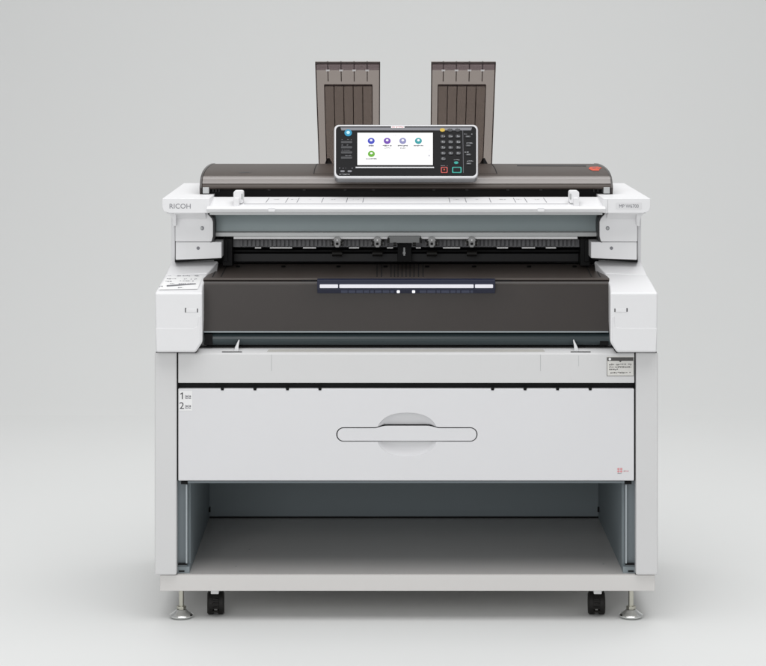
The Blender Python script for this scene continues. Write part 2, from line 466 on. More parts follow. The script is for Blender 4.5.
bm = NB(); flat(bm, FP, rrect(606.6, 634.0, 356.4, 376.2, .8, 2), .0003)
obj('instruction_sticker', bm, M['sticker'], tray)
bm = NB()
flat(bm, FP, [(607.4, 357.2), (633.2, 357.2), (633.2, 360.8), (607.4, 360.8)], .0005)
for a in ([(607, 376.0), (633.6, 376.0), (633.6, 375.6), (607, 375.6)], [(606.8, 357), (607.2, 357), (607.2, 376), (606.8, 376)], [(633.4, 357), (633.8, 357), (633.8, 376), (633.4, 376)]): flat(bm, FP, a, .0006)
flat(bm, FP, [(618.6, 360.6), (622.0, 360.6), (620.3, 362.2)], .0006)
for y, x1 in ((365.4, 631.5), (368.0, 631.5), (370.4, 618), (373.6, 630.5)): scrawl(bm, FP, 609.2, x1, y, 1.75, .0006, .95, 1.3)
obj('instruction_print', bm, mat('dark_grey_ink', (.075, .072, .07), .6), tray)
bm = NB(); flat(bm, FP, ell(609.8, 359, 1.3, 1.3), .0008); obj('instruction_symbol', bm, M['sticker_white'], tray)

# corner covers either side of the dark front cover
YC = -.03
def corner(f, s):
    def pt(x, y, Y): 
        return P(f(x), y, Y) if s < 0 else mirpts([P(x, y, Y)])[0]
    zb = PZ(352.2, YC)
    secs = [[pt(x, y, Y) for x, y in q] for Y, q in (
        (YC, ((155.8, 352.2), (195.8, 352.2), (202.4, 342), (202.4, 293), (154.6, 293))),
        (.012, ((156.3, 352.0), (196.0, 352.0), (202.6, 341.8), (202.9, 285.4), (158.8, 285.5))),
        (.07, ((157.3, 351.4), (196.6, 351.4), (203.2, 341.2), (207.4, 273.3), (164.8, 275.3))))]
    bm = NB(); rings = [[bm.verts.new(p) for p in q] for q in secs]
    bm.faces.new(rings[0]); bm.faces.new(list(reversed(rings[-1])))
    for ra, rb_ in zip(rings, rings[1:]):
        for i in range(5):
            j = (i + 1) % 5; bm.faces.new((ra[i], rb_[i], rb_[j], ra[j]))
    bmesh.ops.recalc_face_normals(bm, faces=bm.faces[:])
    cc = obj('corner_cover', bm, M['white'], root, bevel=.004, seg=4)
    # neck rising to the upper body
    a = [pt(x, y, .0705) for x, y in ((164.9, 275.2), (207.3, 273.2))]
    b = [pt(x, y, .125) for x, y in ((171.4, 261.2), (218.4, 260.9))]
    lo_ = [Vector((p.x, p.y, zb)) for p in a] + [pt(172, 345, .125), pt(207.4, 345, .125)]
    bm = NB(); hull(bm, a + b + lo_); obj('cover_neck', bm, M['white'], cc, bevel=.003, seg=3)
    # shallow step across the front face
    CP = vplane(YC)
    bm = NB(); q = [(f(x), y) for x, y in ((155.6, 328.0), (193.5, 328.0), (197.3, 326.6), (198.4, 322), (198.4, 316), (200.4, 316), (200.4, 342.4), (195.3, 350.9), (156.8, 351.0))]
    plate(bm, CP, q, -.002, .0016); obj('cover_step', bm, M['white'], cc, bevel=.0012, seg=3)
    bm = NB()
    if s < 0:
        ls = ((185.0, 186.2, 308.0, 312.4), (197.0, 198.0, 308.6, 312.4)); ln = (186, 197, 308.6, 309.0)
    else:
        ls = ((614.4, 615.4, 308.6, 312.0), (626.4, 627.6, 308.2, 311.8)); ln = (615.5, 626.4, 308.6, 309.0)
    for a0, a1, b0, b1 in ls: plate(bm, CP, [(a0, b0), (a1, b0), (a1, b1), (a0, b1)], -.001, .0005)
    pieces('latch_slot', bm, M['ink'], cc)
    bm = NB(); plate(bm, CP, [(ln[0], ln[2] + .3), (ln[1], ln[2] + .3), (ln[1], 312.2), (ln[0], 312.2)], -.001, .0009)
    obj('latch', bm, M['white'], cc, bevel=.0005, seg=2)
    bm = NB(); a0, a1 = sorted((f(155.9), f(196.4))); pbox(bm, a0, a1, 351.9, 352.9, YC + .006, .1); obj('shadow_gap', bm, M['black'], cc)
    if s < 0:
        # sticker on the sloping top
        SP = Plane(pt(154.6, 293, YC), pt(202.4, 293, YC), (pt(164.8, 275.3, .07) + pt(207.4, 273.3, .07)) / 2)
        bm = NB(); flat(bm, SP, [(166.6, 277.0), (203.0, 276.0), (197.8, 289.4), (158.6, 290.2)], .0012)
        obj('care_sticker', bm, M['sticker_white'], cc)
        bm = NB()
        for y, x0, x1 in ((277.2, 168, 199), (280.0, 165.5, 176), (280.4, 184, 197), (282.6, 164, 173), (282.2, 180, 194), (285.0, 170, 195), (287.6, 159, 163), (288.9, 178, 184)):
            scrawl(bm, SP, x0, x1, y, 1.0, .0020, .75, 1.7)
        flat(bm, SP, [(166.6, 286.0), (195.8, 284.1), (195.9, 284.9), (166.8, 287.2)], .0021)
        obj('care_print', bm, M['inkgrey'], cc)
both(corner)

# dark front cover with top plate, roller and light bar
YF = .028
bm = NB()
prof(bm, [(YF, PZ(331.4, YF)), (YF, PZ(284.6, YF)), (YF + .003, PZ(282.0, YF)), (YF + .012, PZ(279.6, YF)), (.13, PZ(279.6, YF)), (.13, PZ(331.4, YF))], PX(202.7, YF), PX(mir(202.7), YF))
cover = obj('front_cover', bm, M['brown'], root, bevel=.0012)
CF = vplane(YF)
bm = NB(); plate(bm, CF, [(204, 331.2), (608.4, 331.2), (608.4, 332.4), (204, 332.4)], -.004, .0012); obj('roller_highlight', bm, M['shelf_edge'], cover)  # added pale strip, painted as the highlight line along the roller's top
bm = NB(); plate(bm, CF, [(204.5, 283.9), (608, 283.9), (608, 284.6), (204.5, 284.6)], -.001, .0007); obj('edge_trim', bm, M['lid'], cover)
YA = .032
zf = PZ(278.3, YA)
xa0, xa1 = PX(203.2, YA), PX(mir(203.2), YA); xb0, xb1 = PX(219.0, .20), PX(596.8, .20)
bm = NB()
zr = PZ(264.2, .20)
loft(bm, [Vector((xa0, YA, zf)), Vector((xa1, YA, zf)), Vector((xb1, .20, zr)), Vector((xb0, .20, zr))],
         [Vector((xa0, YA, zf - .004)), Vector((xa1, YA, zf - .004)), Vector((xb1, .20, zr - .004)), Vector((xb0, .20, zr - .004))])
top = obj('top_plate', bm, M['brown_lit'], root, bevel=.001, seg=2)
bm = NB(); box(bm, PX(205, .0), PX(607, .0), YA + .004, .125, zf - .0105, zf - .0045); obj('gap_strip', bm, M['black'], root)
TPP = Plane(Vector((0, YA, zf)), Vector((1, YA, zf)), Vector((0, .20, zr)))
bm = NB()
for x in (238, 283.5, 338.5, 385.5):
    for xx in (x, mir(x)): flat(bm, TPP, rrect(xx - 2.2, xx + 2.2, 265.7, 267.7, .7, 2), .0004)
for a in ((301, 316),): 
    for q in (a, (mir(a[1]), mir(a[0]))): flat(bm, TPP, [(q[0], 280.0), (q[1], 280.0), (q[1], 281.6), (q[0], 281.6)], .0004)
pieces('plate_hole', bm, M['black'], top)
bm = NB()
for i, x in enumerate((377, 381.5, 391, 394.5, 398, 402, 406, 410, 414, 418.5, 423)):
    plate(bm, TPP, [(x - .5, 264.8), (x + .5, 264.8), (x + .55, 277), (x - .55, 277)], .0, .0012)
for x in (213.5, 222, 590.6, 599.2):
    t = (x - AX) * .028
    plate(bm, TPP, [(x - .4 - t, 264.8), (x + .4 - t, 264.8), (x + .5 + t * .2, 277), (x - .5 + t * .2, 277)], .0, .0008)
pieces('plate_rib', bm, M['charcoal'], top)
bm = NB()
zc = PZ(338.5, .045); cyl(bm, (PX(204, .045), .048, zc), (PX(609.5, .045), .048, zc), PZ(331.8, .045) - PZ(338.5, .045), n=48)
obj('paper_roller', bm, M['roller'], root)
bm = NB(); pbox(bm, 204, 609, 330, 347.5, .075, .115); pbox(bm, 204.5, 212.5, 334, 345, .032, .06); pbox(bm, 600, 608.5, 338, 345.4, .034, .06)
pieces('roller_housing', bm, M['black'], root)
# light bar
YB1 = .012; YB0 = .010
bm = NB()
zt = PZ(279.2, YB1); z0 = PZ(293.6, YB1); zm = PZ(289.2, YB1)
prof(bm, [(YB0, zm), (YB0, zt - .002), (YB0 + .004, zt), (.0275, zt), (.0275, z0), (YB0 + .008, z0)], PX(317.2, YB1), PX(495.2, YB1))
bar = obj('light_bar', bm, M['navy'], root, bevel=.0008, seg=2)
BP = vplane(YB0)
for a, b in ((319.8, 338.0), (339.4, 473.6), (475.0, 493.0)):
    bm = NB(); plate(bm, BP, rrect(a, b, 284.4, 288.0, .6, 2), -.0005, .0012); obj('light_strip', bm, M['violet_white'], bar)
bm = NB()
BP2 = Plane(Vector((0, YB0, zm)), Vector((1, YB0, zm)), Vector((0, YB0 + .008, z0)))
x = 341
while x < 472:
    w_ = random.choice((3.5, 5, 6.5, 8))
    if not (396 < x + w_ and x < 416): plate(bm, BP2, [(x, 290.2), (min(x + w_, 473), 290.2), (min(x + w_, 473), 292.8), (x, 292.8)], 0, .0006)
    x += w_ + 1.2
pieces('bar_button', bm, mat('dull_navy', (.045, .053, .095), .4), bar)
for x in (398.3, 413.6):
    bm = NB(); plate(bm, BP2, rrect(x - 1.5, x + 1.5, 290.4, 292.8, .7, 3), 0, .0008); obj('indicator_lamp', bm, M['led'], bar)

# paper exit: dark cavity, comb, rollers, end posts
bm = NB(); pbox(bm, 214, 598.6, 236, 268, .30, .31); obj('cavity_back', bm, M['black'], root)
bm = NB(); pbox(bm, 232.5, 577, 236.8, 240, .165, .30); obj('cavity_roof', bm, M['black'], root)
def endpost(f, s):
    bm = NB(); pbm(bm, f, 222.4, 232.4, 238.6, 266, .15, .30)
    pbm(bm, f, 223.2, 228.0, 240.0, 262, .146, .15)
    obj('end_post', bm, M['black'], root, bevel=.0012, seg=2)
both(endpost)
bm = NB(); YK = .17
pbox(bm, 233, 579.5, 239.2, 247.2, YK + .006, YK + .02)
n = 0; x = 240.0
while x < 572:
    if not (386 < x < 424): pbox(bm, x, x + 2.7, 240.0, 246.6, YK - .002 + .003 * (n % 3 == 0), YK + .0062)
    x += 4.15; n += 1
comb = obj('guide_comb', bm, mat('comb_grey', (.13, .13, .14), .4), root, bevel=.0005, seg=2)
bm = NB()
for a, b in ((255, 261), (270, 292), (303, 316), (349, 359), (387, 393), (416, 421), (443, 460), (497, 508), (522, 535), (546, 556)):
    pbox(bm, a, b, 247.3, 248.5, YK - .012, YK + .02)
pieces('roller_strip', bm, M['sticker_white'], comb)
bm = NB(); pbox(bm, 233, 579.5, 253.0, 262.5, .20, .29)
obj('lower_guide', bm, mat('inner_black', (.014, .014, .015), .4, spec=.25), root, bevel=.003)
bm = NB(); cyl(bm, P(233, 251.0, .19), P(579.5, 251.0, .19), .004, n=16); obj('drive_shaft', bm, M['black'], root)
for x in (337.2, 377.4, 431.8, 471.8):
    KP = vplane(.1135)
    bm = NB(); 
    plate(bm, KP, [(x - 3.2, 238.0), (x - 1.4, 237.2), (x + 1.4, 237.2), (x + 3.2, 238.0), (x + 3.6, 240.5), (x + 6.2, 242.8), (x + 5.6, 245.6), (x + 2.6, 245.6), (x + 1.6, 247.4), (x - 1.6, 247.4), (x - 2.6, 245.6), (x - 5.6, 245.6), (x - 6.2, 242.8), (x - 3.6, 240.5)], -.06, 0)
    rb = obj('roller_bracket', bm, mat('bracket_grey', (.33, .33, .33), .4), root, bevel=.0007, seg=2)
    bm = NB()
    for dx in (-4.4, 4.4): cyl(bm, P(x + dx - 1.1, 243.4, .110), P(x + dx + 1.1, 243.4, .110), .0052, n=20)
    pieces('pinch_roller', bm, M['rubber'], rb)
    bm = NB(); plate(bm, KP, rrect(x - 1.3, x + 1.3, 242.6, 245.0, .5, 2), 0, .0006); obj('bracket_slot', bm, M['black'], rb)
    bm = NB(); plate(bm, KP, ell(x, 240.0, .8, .8, 12), 0, .0012); obj('bracket_pin', bm, M['sticker_white'], rb)
    bm = NB(); cyl(bm, P(x - 5, 253.6, YK), P(x + 5, 253.6, YK), .0062, n=20); obj('lower_roller', bm, M['rubber'], root)
bm = NB(); pbox(bm, 388.6, 420.4, 236.2, 243.2, .114, YK + .02)
for x in (394.5, 414.5): pbox(bm, x - 1.6, x + 1.6, 243.25, 245.4, .116, YK + .02)
cb = obj('centre_block', bm, mat('block_grey', (.17, .175, .175), .4), root, bevel=.0012, seg=2)
bm = NB()
for x in (388.4, 420.6): cyl(bm, P(x, 238.0, .113), P(x, 243.0, .113), .0025, n=12)
for x in (394.8, 414.4): cyl(bm, P(x - 1.4, 244.4, .113), P(x + 1.4, 244.4, .113), .004, n=14)
pieces('block_roller', bm, M['rubber'], cb)
bm = NB(); pbox(bm, 397.5, 411.5, 243.5, 262, YK + .0, YK + .06); obj('centre_duct', bm, M['black'], root, bevel=.001, seg=2)
bm = NB(); cyl(bm, P(404.3, 247.5, YK - .004), P(404.3, 255.5, YK - .004), .0026, n=14); cyl(bm, P(404.3, 252, YK - .005), P(404.3, 254, YK - .005), .0040, n=14); pieces('sensor_pin', bm, M['grey'], root)

# metal plate and lip under the feed table
YP = .145
bm = NB(); prof(bm, [(YP, PZ(212.5, YP)), (YP - .006, PZ(231.8, YP - .006)), (YP + .02, PZ(231.8, YP - .006)), (YP + .02, PZ(212.5, YP))], PX(212.5, YP), PX(600.5, YP))
obj('metal_plate', bm, M['plate'], root, bevel=.0008, seg=2)
YL = .125
bm = NB(); prof(bm, [(YL + .004, PZ(231.6, YL + .004)), (YL, PZ(232.6, YL)), (YL - .001, PZ(236.6, YL)), (YL + .04, PZ(236.6, YL)), (YL + .04, PZ(231.6, YL + .004))], PX(211.8, YL), PX(601.4, YL))
lip = obj('lower_lip', bm, M['grey'], root, bevel=.0008, seg=2)
for a, b in ((233.5, 388.0), (421.0, 577.6)):
    bm = NB(); pbox(bm, a, b, 236.75, 239.2, YL - .004, YL + .04); obj('paper_guide_rail', bm, M['white'], root, bevel=.001, seg=2)
bm = NB(); pbox(bm, 388.4, 420.6, 236.7, 238.4, YL + .002, YL + .04); obj('rail_bridge', bm, M['grey'], root)

# side plates of the upper body
def sides(f, s):
    SPL = vplane(.085)
    bm = NB()
    q = [(175.2, 212.0), (206.5, 212.0), (208.6, 215.0), (211.8, 218.5), (213.0, 222), (213.0, 236.5), (211.6, 241.6), (175.2, 241.6)]
    plate(bm, SPL, [(f(x), y) for x, y in q], -.05, 0)
    a = obj('upper_side_plate', bm, M['white'], root, bevel=.0018)
    bm = NB(); plate(bm, SPL, [(f(x), y) for x, y in ((205, 212.2), (207.5, 213.2), (213.5, 218.0), (214.4, 222), (214.4, 237.5), (213.8, 241.2), (210.8, 242.8), (208, 240))], -.055, -.004)
    obj('plate_gasket', bm, M['charcoal'], a)
    bm = NB(); hx_ = 202.2 if s < 0 else mir(205.2)
    hx_ = 202.2 if s < 0 else 607.6
    plate(bm, SPL, ell(hx_, 228.2, 1.9, 2.1), -.004, .0004); obj('screw', bm, M['inkgrey'], a)
    bm = NB(); plate(bm, SPL, ell(hx_ - .7 * (s < 0), 228.2, 1.2, 1.3), -.004, .0009); obj('screw_head', bm, M['grey'], a)
    SQ = vplane(.089)
    bm = NB(); q = [(175.6, 241.9), (221.6, 241.9), (221.6, 258.2), (175.6, 259.9)]
    plate(bm, SQ, [(f(x), y) for x, y in q], -.07, 0)
    b = obj('lower_side_plate', bm, M['white'], root, bevel=.0015)
    hx2 = 198.2 if s < 0 else 611.4
    bm = NB(); plate(bm, SQ, ell(hx2, 248.2, 1.7, 1.7), -.004, .0004); obj('screw', bm, M['inkgrey'], b)
    # outer skin of the body, running to the rear
    l, r = sorted((PX(f(171.4), .12), PX(f(175.0), .12)))
    bm = NB(); box(bm, l, r, .12, BACK - .02, PZ(290, .12), PZ(212.6, .12))
    obj('body_side', bm, M['white'], root, bevel=.0015)
    bm = NB(); pbm(bm, f, 174.6, 176.4, 240.5, 262.5, .127, .2); 
    l, r = sorted((PX(f(175.0), .12), PX(f(221.8), .12)))
    loft(bm, [P(f(x), y, .100) for x, y in ((175.2, 259.2), (220.0, 257.6), (220.0, 259.4), (175.2, 262.4))], [P(f(x), y, .17) for x, y in ((175.2, 259.2), (220.0, 257.6), (220.0, 259.4), (175.2, 262.4))])
    obj('plate_gap', bm, M['black'], b)
both(sides)
bm = NB(); box(bm, PX(176, .12), PX(636.6, .12), .312, BACK - .024, PZ(352, 0), PZ(206, .15)); obj('rear_body', bm, M['powder'], root, bevel=.002)
bm = NB(); box(bm, PX(178, .0), PX(634, .0), .2, BACK - .03, PZ(470, .04), PZ(353, 0)); obj('roll_cabinet', bm, M['powder'], root)

# end covers (wings) with lettering
YW = .035
ZWT = PZ(198.6, YW)
def wing(f, s):
    def pt(x, y, Y):
        p = P(x, y, Y); return p if s < 0 else mirpts([p])[0]
    xo, xi = 162.2, 209.5
    a = [pt(xo, 198.6, YW), pt(xi, 198.6, YW), pt(xi, 213.2, YW), pt(169.5, 213.2, YW), pt(164.0, 211.4, YW), pt(xo, 207.5, YW)]
    b = [Vector((p.x, .545, p.z)) for p in a]
    bm = NB(); loft(bm, a, b)
    # rounded haunch below the overhang
    c = [pt(x, y, .062) for x, y in ((166.2, 213), (169.0, 214.0), (171.2, 216.4), (172.4, 220), (172.8, 226), (176, 226), (176, 213))]
    d = [Vector((p.x, .5, p.z)) for p in c]
    loft(bm, c, d)
    loft(bm, [pt(174, 213.1, YW + .014), pt(174, 213.1, .0845), pt(174, 219, .0845), pt(174, 215.0, .07)], [Vector((PX(f(206.2), .085), p.y, p.z)) for p in (pt(174, 213.1, YW + .014), pt(174, 213.1, .0845), pt(174, 219, .0845), pt(174, 215.0, .07))])
    wg = obj('end_cover', bm, M['white'], root, bevel=.003, seg=4)
    WP = vplane(YW); bm = NB()
    if s < 0: text_bm(bm, 'RICOH', WP, 169.6, 208.6, 4.8, 21.0, .0004)
    else:
        text_bm(bm, 'MP W6700', WP, 619.2, 207.8, 3.4, 19.4, .0009)
    obj('lettering', bm, M['inkgrey'], wg)
    if s > 0:
        bm = NB(); plate(bm, WP, rrect(615.6, 642.0, 202.6, 209.4, .8, 3), -.0004, .0004); obj('name_plate', bm, mat('name_plate_grey', (.70, .70, .71), .4), wg)
        bm = NB(); flat(bm, WP, [(607.6, 199.6), (607.9, 199.6), (607.9, 213), (607.6, 213)], .0003); pieces('moulded_line', bm, M['grey'], wg)
both(wing)

# original feed table between the wings
YT = .02
bm = NB()
z0 = PZ(207.4, YT); z1 = PZ(197.2, .15)
prof(bm, [(YT + .010, PZ(213.3, YT)), (YT + .003, PZ(211.2, YT)), (YT, PZ(208.8, YT)), (YT + .004, z0), (.15, z1), (.16, z1), (.16, PZ(213.3, YT))], PX(206.5, YT), PX(605.8, YT))
table = obj('feed_table', bm, M['white'], root, bevel=.0012)
bm = NB(); prof(bm, [(YT + .008, PZ(214.8, YT + .008)), (YT + .008, PZ(213.2, YT)), (.12, PZ(213.2, YT)), (.12, PZ(214.8, YT + .008))], PX(209.5, YT), PX(602.8, YT)); obj('table_underside', bm, M['grey'], table)
TT = Plane(Vector((0, YT + .004, z0)), Vector((1, YT + .004, z0)), Vector((0, .15, z1)))
bm = NB()
for i, x in enumerate((270, 289, 300, 324, 348, 364)):
    for xx in (x, mir(x)):
        sl_ = (xx - AX) * .03
        flat(bm, TT, [(xx - .35 - sl_ * -.2, 198.0), (xx + .35 - sl_ * -.2, 198.0), (xx + .35 + sl_, 202.6), (xx - .35 + sl_, 202.6)], .0003)
flat(bm, TT, [(244, 203.9), (568, 203.9), (568, 204.2), (244, 204.2)], .0003)
obj('size_mark', bm, M['inkgrey'], table)
bm = NB()
for x in (276, 294, 310, 334, 356):
    for xx in (x, mir(x)): scrawl(bm, TT, xx - 3, xx + 3, 200.0, .8, .0003, .6, .8)
obj('size_print', bm, M['grey'], table)
def guide(f, s):
    bm = NB(); x = 238.2
    fx = lambda a: f(a)
    l, r = sorted((f(233.4), f(243.2)))
    G = vplane(.06)
    plate(bm, G, rrect(l, r, 191.0, 203.5, 2.2, 4), -.035, 0)
    l, r = sorted((f(234.2), f(239.6))); plate(bm, G, rrect(l, r, 197.5, 206.6, 1.2, 3), -.02, .022)
    gd = obj('width_guide', bm, M['white'], table, bevel=.0012)
    bm = NB(); l, r = sorted((f(241.2), f(243.0))); plate(bm, G, rrect(l, r, 193.6, 199.5, .6, 2), -.002, .0006); obj('guide_mark', bm, M['grey'], gd)
    bm = NB(); l, r = sorted((f(268.2), f(275.2))); plate(bm, vplane(YT), rrect(l, r, 207.6, 211.6, .8, 2), -.003, .0022)
    obj('table_tab', bm, M['white'], table, bevel=.0008, seg=2)
both(guide)

# dark scanner lid
bm = NB()
YS = .165
def lidprof():
    return [(YS + .006, PZ(189.4, YS + .006)), (YS, PZ(188.0, YS)), (YS + .001, PZ(186.4, YS)), (YS + .006, PZ(184.0, YS + .006)), (YS + .014, PZ(180.6, YS + .014)), (YS + .023, PZ(177.6, YS + .023)), (YS + .034, PZ(176.0, YS + .034)), (YS + .052, PZ(173.8, YS + .052)), (.245, PZ(171.4, .245)), (.285, PZ(169.2, .285)), (.34, PZ(167.0, .34)), (.41, PZ(165.2, .41)), (.48, PZ(164.0, .48)), (.555, PZ(163.8, .555)), (.57, PZ(167.5, .57)), (.57, PZ(184, .57))]
prof(bm, lidprof(), PX(202.0, YS), PX(611.2, YS))
lid = obj('scanner_lid', bm, M['lid'], root, bevel=.0012, smooth=30)
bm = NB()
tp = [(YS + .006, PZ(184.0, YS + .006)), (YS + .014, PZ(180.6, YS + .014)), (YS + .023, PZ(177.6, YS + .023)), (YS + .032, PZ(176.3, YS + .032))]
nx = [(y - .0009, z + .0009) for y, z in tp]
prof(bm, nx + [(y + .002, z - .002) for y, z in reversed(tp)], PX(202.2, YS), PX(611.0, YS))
obj('lid_highlight', bm, M['lid_highlight'], lid, smooth=40)  # added strip, painted as the highlight along the lid's front curve
def cheek(f, s):
    pr = lidprof(); pr = [(y, z + (.001 if 0 < i < len(lidprof()) - 2 else -.004)) for i, (y, z) in enumerate(pr)]
    bm = NB(); l, r = sorted((PX(f(199.6), YS), PX(f(201.9), YS)))
    pr[0] = (YS + .004, PZ(194.5, YS)); pr[1] = (YS - .002, PZ(188, YS))
    prof(bm, pr, l, r); obj('lid_cheek', bm, M['brown'], lid, bevel=.001, seg=2)
    bm = NB(); pbm(bm, f, 202.6, 209.0, 187.4, 193.6, .162, .22); obj('lid_foot', bm, M['grey'], lid, bevel=.001, seg=2)
both(cheek)
bm = NB(); pbox(bm, 203, 610, 187.6, 198.5, .1615 + .03, .30); obj('lid_recess', bm, M['black'], root)
bm = NB()
for x in (269, 304, 345, 373.5, 434, 467, 508, 541): pbox(bm, x - 1.2, x + 1.2, 187.6, 190.6, .18, .195)
for x in (213, 216, 219, 594, 598, 602): pbox(bm, x - .5, x + .5, 189.0, 192.0, .183, .195)
pieces('recess_rib', bm, M['charcoal'], root)
# raised middle section carrying the trays
def lid_strip(x0, x1, off):
    up = [(y - off * .5, z + off) for y, z in lidprof()[7:-3]]
    bm = NB(); prof(bm, up + [(y, z - .002) for y, z in reversed(lidprof()[7:-3])], x0, x1); return bm
obj('lid_hatch', lid_strip(PX(314.2, .2), PX(496.6, .2), .0006), M['lid'], lid, smooth=40)
for x in (313.6, 497.2): obj('hatch_seam', lid_strip(PX(x - .35, .2), PX(x + .35, .2), .0009), M['black'], lid)
def lidplane(i):
    q = lidprof(); return Plane(Vector((0, *q[i])), Vector((1, *q[i])), Vector((0, *q[i + 1])))
bm = NB()
for xx in ((308, 318), (490, 500), (516.5, 541)):
    pass
plate(bm, lidplane(10), [(517, 165.4), (586, 165.6), (586, 166.4), (517, 166.2)], 0, .0012)
pieces('lid_edge_line', bm, M['charcoal'], lid)
bm = NB(); flat(bm, lidplane(9), [(590.0, 167.2), (598, 167.0), (602.0, 168.2), (599.6, 169.3), (588.6, 169.2)], .0008); flat(bm, lidplane(8), [(588.6, 169.2), (599.6, 169.3), (599.0, 171.0), (592.6, 171.0)], .0008)
pieces('lid_emblem', bm, M['orange'], lid)
bm = NB(); flat(bm, lidplane(9), [(592, 167.7), (596.5, 167.6), (595.5, 168.9), (592.5, 169.0)], .0011); flat(bm, lidplane(9), [(597.2, 168.1), (599.6, 168.1), (599.0, 169.0), (597.4, 169.0)], .0011)
pieces('emblem_mark', bm, mat('dark_red_print', (.30, .03, .02), .4), lid)
bm = NB(); flat(bm, lidplane(7), [(239, 172.4), (250, 172.2), (250, 172.8), (240, 173.0)], .0006); obj('lid_print', bm, M['key'], lid)

# smoky paper trays leaning over the lid
def stacker(xs_top, xs_bot, inner_top, inner_bot, ribs, hinge):
    TL, TR = xs_top; BL, BR = xs_bot
    YTp, YBt = .34, .53
    pl = Plane(P(TL, 62, YTp), P(TR, 62, YTp), P(BL, 168, YBt))
    def ed(t, a, b): return a + (b - a) * t
    bm = NB(); plate(bm, pl, [(TL, 62), (TR, 62), (BR, 168), (BL, 168)], -.0015, .0015)
    tr = obj('paper_tray', bm, M['smoke'], root)
    def xat(x, y): # follow the lean
        t = (y - 62) / 106; u = (x - TL) / (TR - TL); return (TL + (BL - TL) * t) * (1 - u) + (TR + (BR - TR) * t) * u
    bm = NB(); plate(bm, pl, [(TL + .8, 62.6), (TR - .8, 62.6), (xat(TR - .8, 69.4), 69.4), (xat(TL + .8, 69.4), 69.4)], .0018, .003)
    obj('top_band', bm, smokeband, tr)
    bm = NB()
    for x in (TL, TR - 1.1): plate(bm, pl, [(x, 62), (x + 1.1, 62), (xat(x + 1.1, 167), 167), (xat(x, 167), 167)], .0018, .007)
    plate(bm, pl, [(TL, 61.6), (TR, 61.6), (TR, 62.6), (TL, 62.6)], .0018, .007)
    for x in ribs: plate(bm, pl, [(x - .45, 62.8), (x + .45, 62.8), (xat(x + .45, 82), 82), (xat(x - .45, 82), 82)], -.006, -.0018)
    pieces('tray_rib', bm, M['smoke_rib'], tr)
    bm = NB()
    for x in ribs: plate(bm, pl, [(xat(x, 69) - 1.9, 68.9), (xat(x, 69) + 1.9, 68.9), (xat(x, 69) + 1.6, 70.2), (xat(x, 69) - 1.6, 70.2)], .003, .0045)
    pieces('rib_gleam', bm, M['sticker_white'], tr)  # white dabs painted as small gleams on the ribs
    IL, IR = inner_top; JL, JR = inner_bot
    bm = NB(); plate(bm, pl, [(IL, 82.6), (IR, 82.6), (JR, 165), (JL, 165)], .006, .0085)
    ex = obj('tray_extension', bm, M['smoke_dark'], tr)
    bm = NB()
    n = 5
    for i in range(0, n + 1):
        u = i / n; a = IL + (IR - IL) * u; b = JL + (JR - JL) * u; w_ = .42
        plate(bm, pl, [(a - w_, 82.6), (a + w_, 82.6), (b + w_, 165), (b - w_, 165)], .0087, .012)
    plate(bm, pl, [(IL, 82.2), (IR, 82.2), (IR, 83.2), (IL, 83.2)], .0087, .0125)
    pieces('extension_rib', bm, M['smoke_rib'], tr)
    bm = NB()
    hp = Plane(P(0, 160, YBt - .02), P(10, 160, YBt - .02), P(0, 170, YBt - .02))
    for hx_ in hinge:
        plate(bm, hp, [(hx_ - 3.6, 164.5), (hx_ - 2.8, 162.6), (hx_ - 1.0, 158.8), (hx_ + 1.4, 158.0), (hx_ + 2.6, 160.5), (hx_ + 3.8, 162.6), (hx_ + 4.2, 164.5)], -.01, 0)
    pieces('tray_hinge', bm, M['charcoal'], tr, bevel=.0008, seg=2)
smokeband = smoky('smoky_band', (.78, .74, .77), (.20, .17, .19), .12)
stacker((315.2, 380.2), (319.0, 379.8), (324.5, 372.2), (326.8, 372.4), (327.6, 340.9, 354.0, 367.2), (328.0,))
stacker((431.2, 495.8), (430.2, 491.8), (438.0, 485.6), (436.8, 482.6), (443.5, 456.6, 469.6, 482.8), (483.4,))

# control panel
PTp, PBt = .185, .125
PL = Plane(P(334, 178, PBt), P(478, 178, PBt), P(334, 125, PTp))
bm = NB(); plate(bm, PL, rrect(333.8, 478.2, 124.6, 178.6, 5.2, 8), -.022, 0)
cp = obj('control_panel', bm, M['silver'], root, bevel=.0022, seg=4, smooth=30)
bm = NB(); plate(bm, PL, rrect(335.9, 476.3, 126.4, 176.0, 4.0, 6), -.002, .0006); face = obj('panel_face', bm, M['panel'], cp, bevel=.0005, seg=2)
bm = NB(); box(bm, PX(385, .2), PX(427, .2), .2, .27, PZ(176, .2), PZ(150, .2)); obj('panel_arm', bm, M['charcoal'], root, bevel=.004)
bm = NB(); plate(bm, PL, [(340.5, 127.8), (472, 127.8), (471, 130.6), (341.5, 130.6)], .0007, .0010); obj('panel_reflection', bm, M['inkgrey'], cp)  # grey band painted as the reflection along the panel's upper edge
bm = NB(); plate(bm, PL, rrect(356.3, 433.6, 131.0, 168.2, .8, 2), .0007, .0016); obj('screen_bezel', bm, M['black'], cp)
bm = NB(); plate(bm, PL, [(355.6, 167.3), (434, 167.3), (434, 168.6), (355.6, 168.6)], .0018, .0024); obj('bezel_trim', bm, M['silver'], cp)
bm = NB(); plate(bm, PL, rrect(391.0, 404.5, 126.8, 128.4, .6, 2), .0012, .0017); obj('panel_badge', bm, M['sticker_white'], cp)
bm = NB(); scrawl(bm, PL, 392, 403.5, 128.2, 1.1, .0020, .9, 1.2); obj('badge_print', bm, M['red'], cp)
bm = NB(); plate(bm, PL, [(357.4, 133.2), (432.8, 133.2), (432.8, 165.4), (357.4, 165.4)], .0017, .0020)
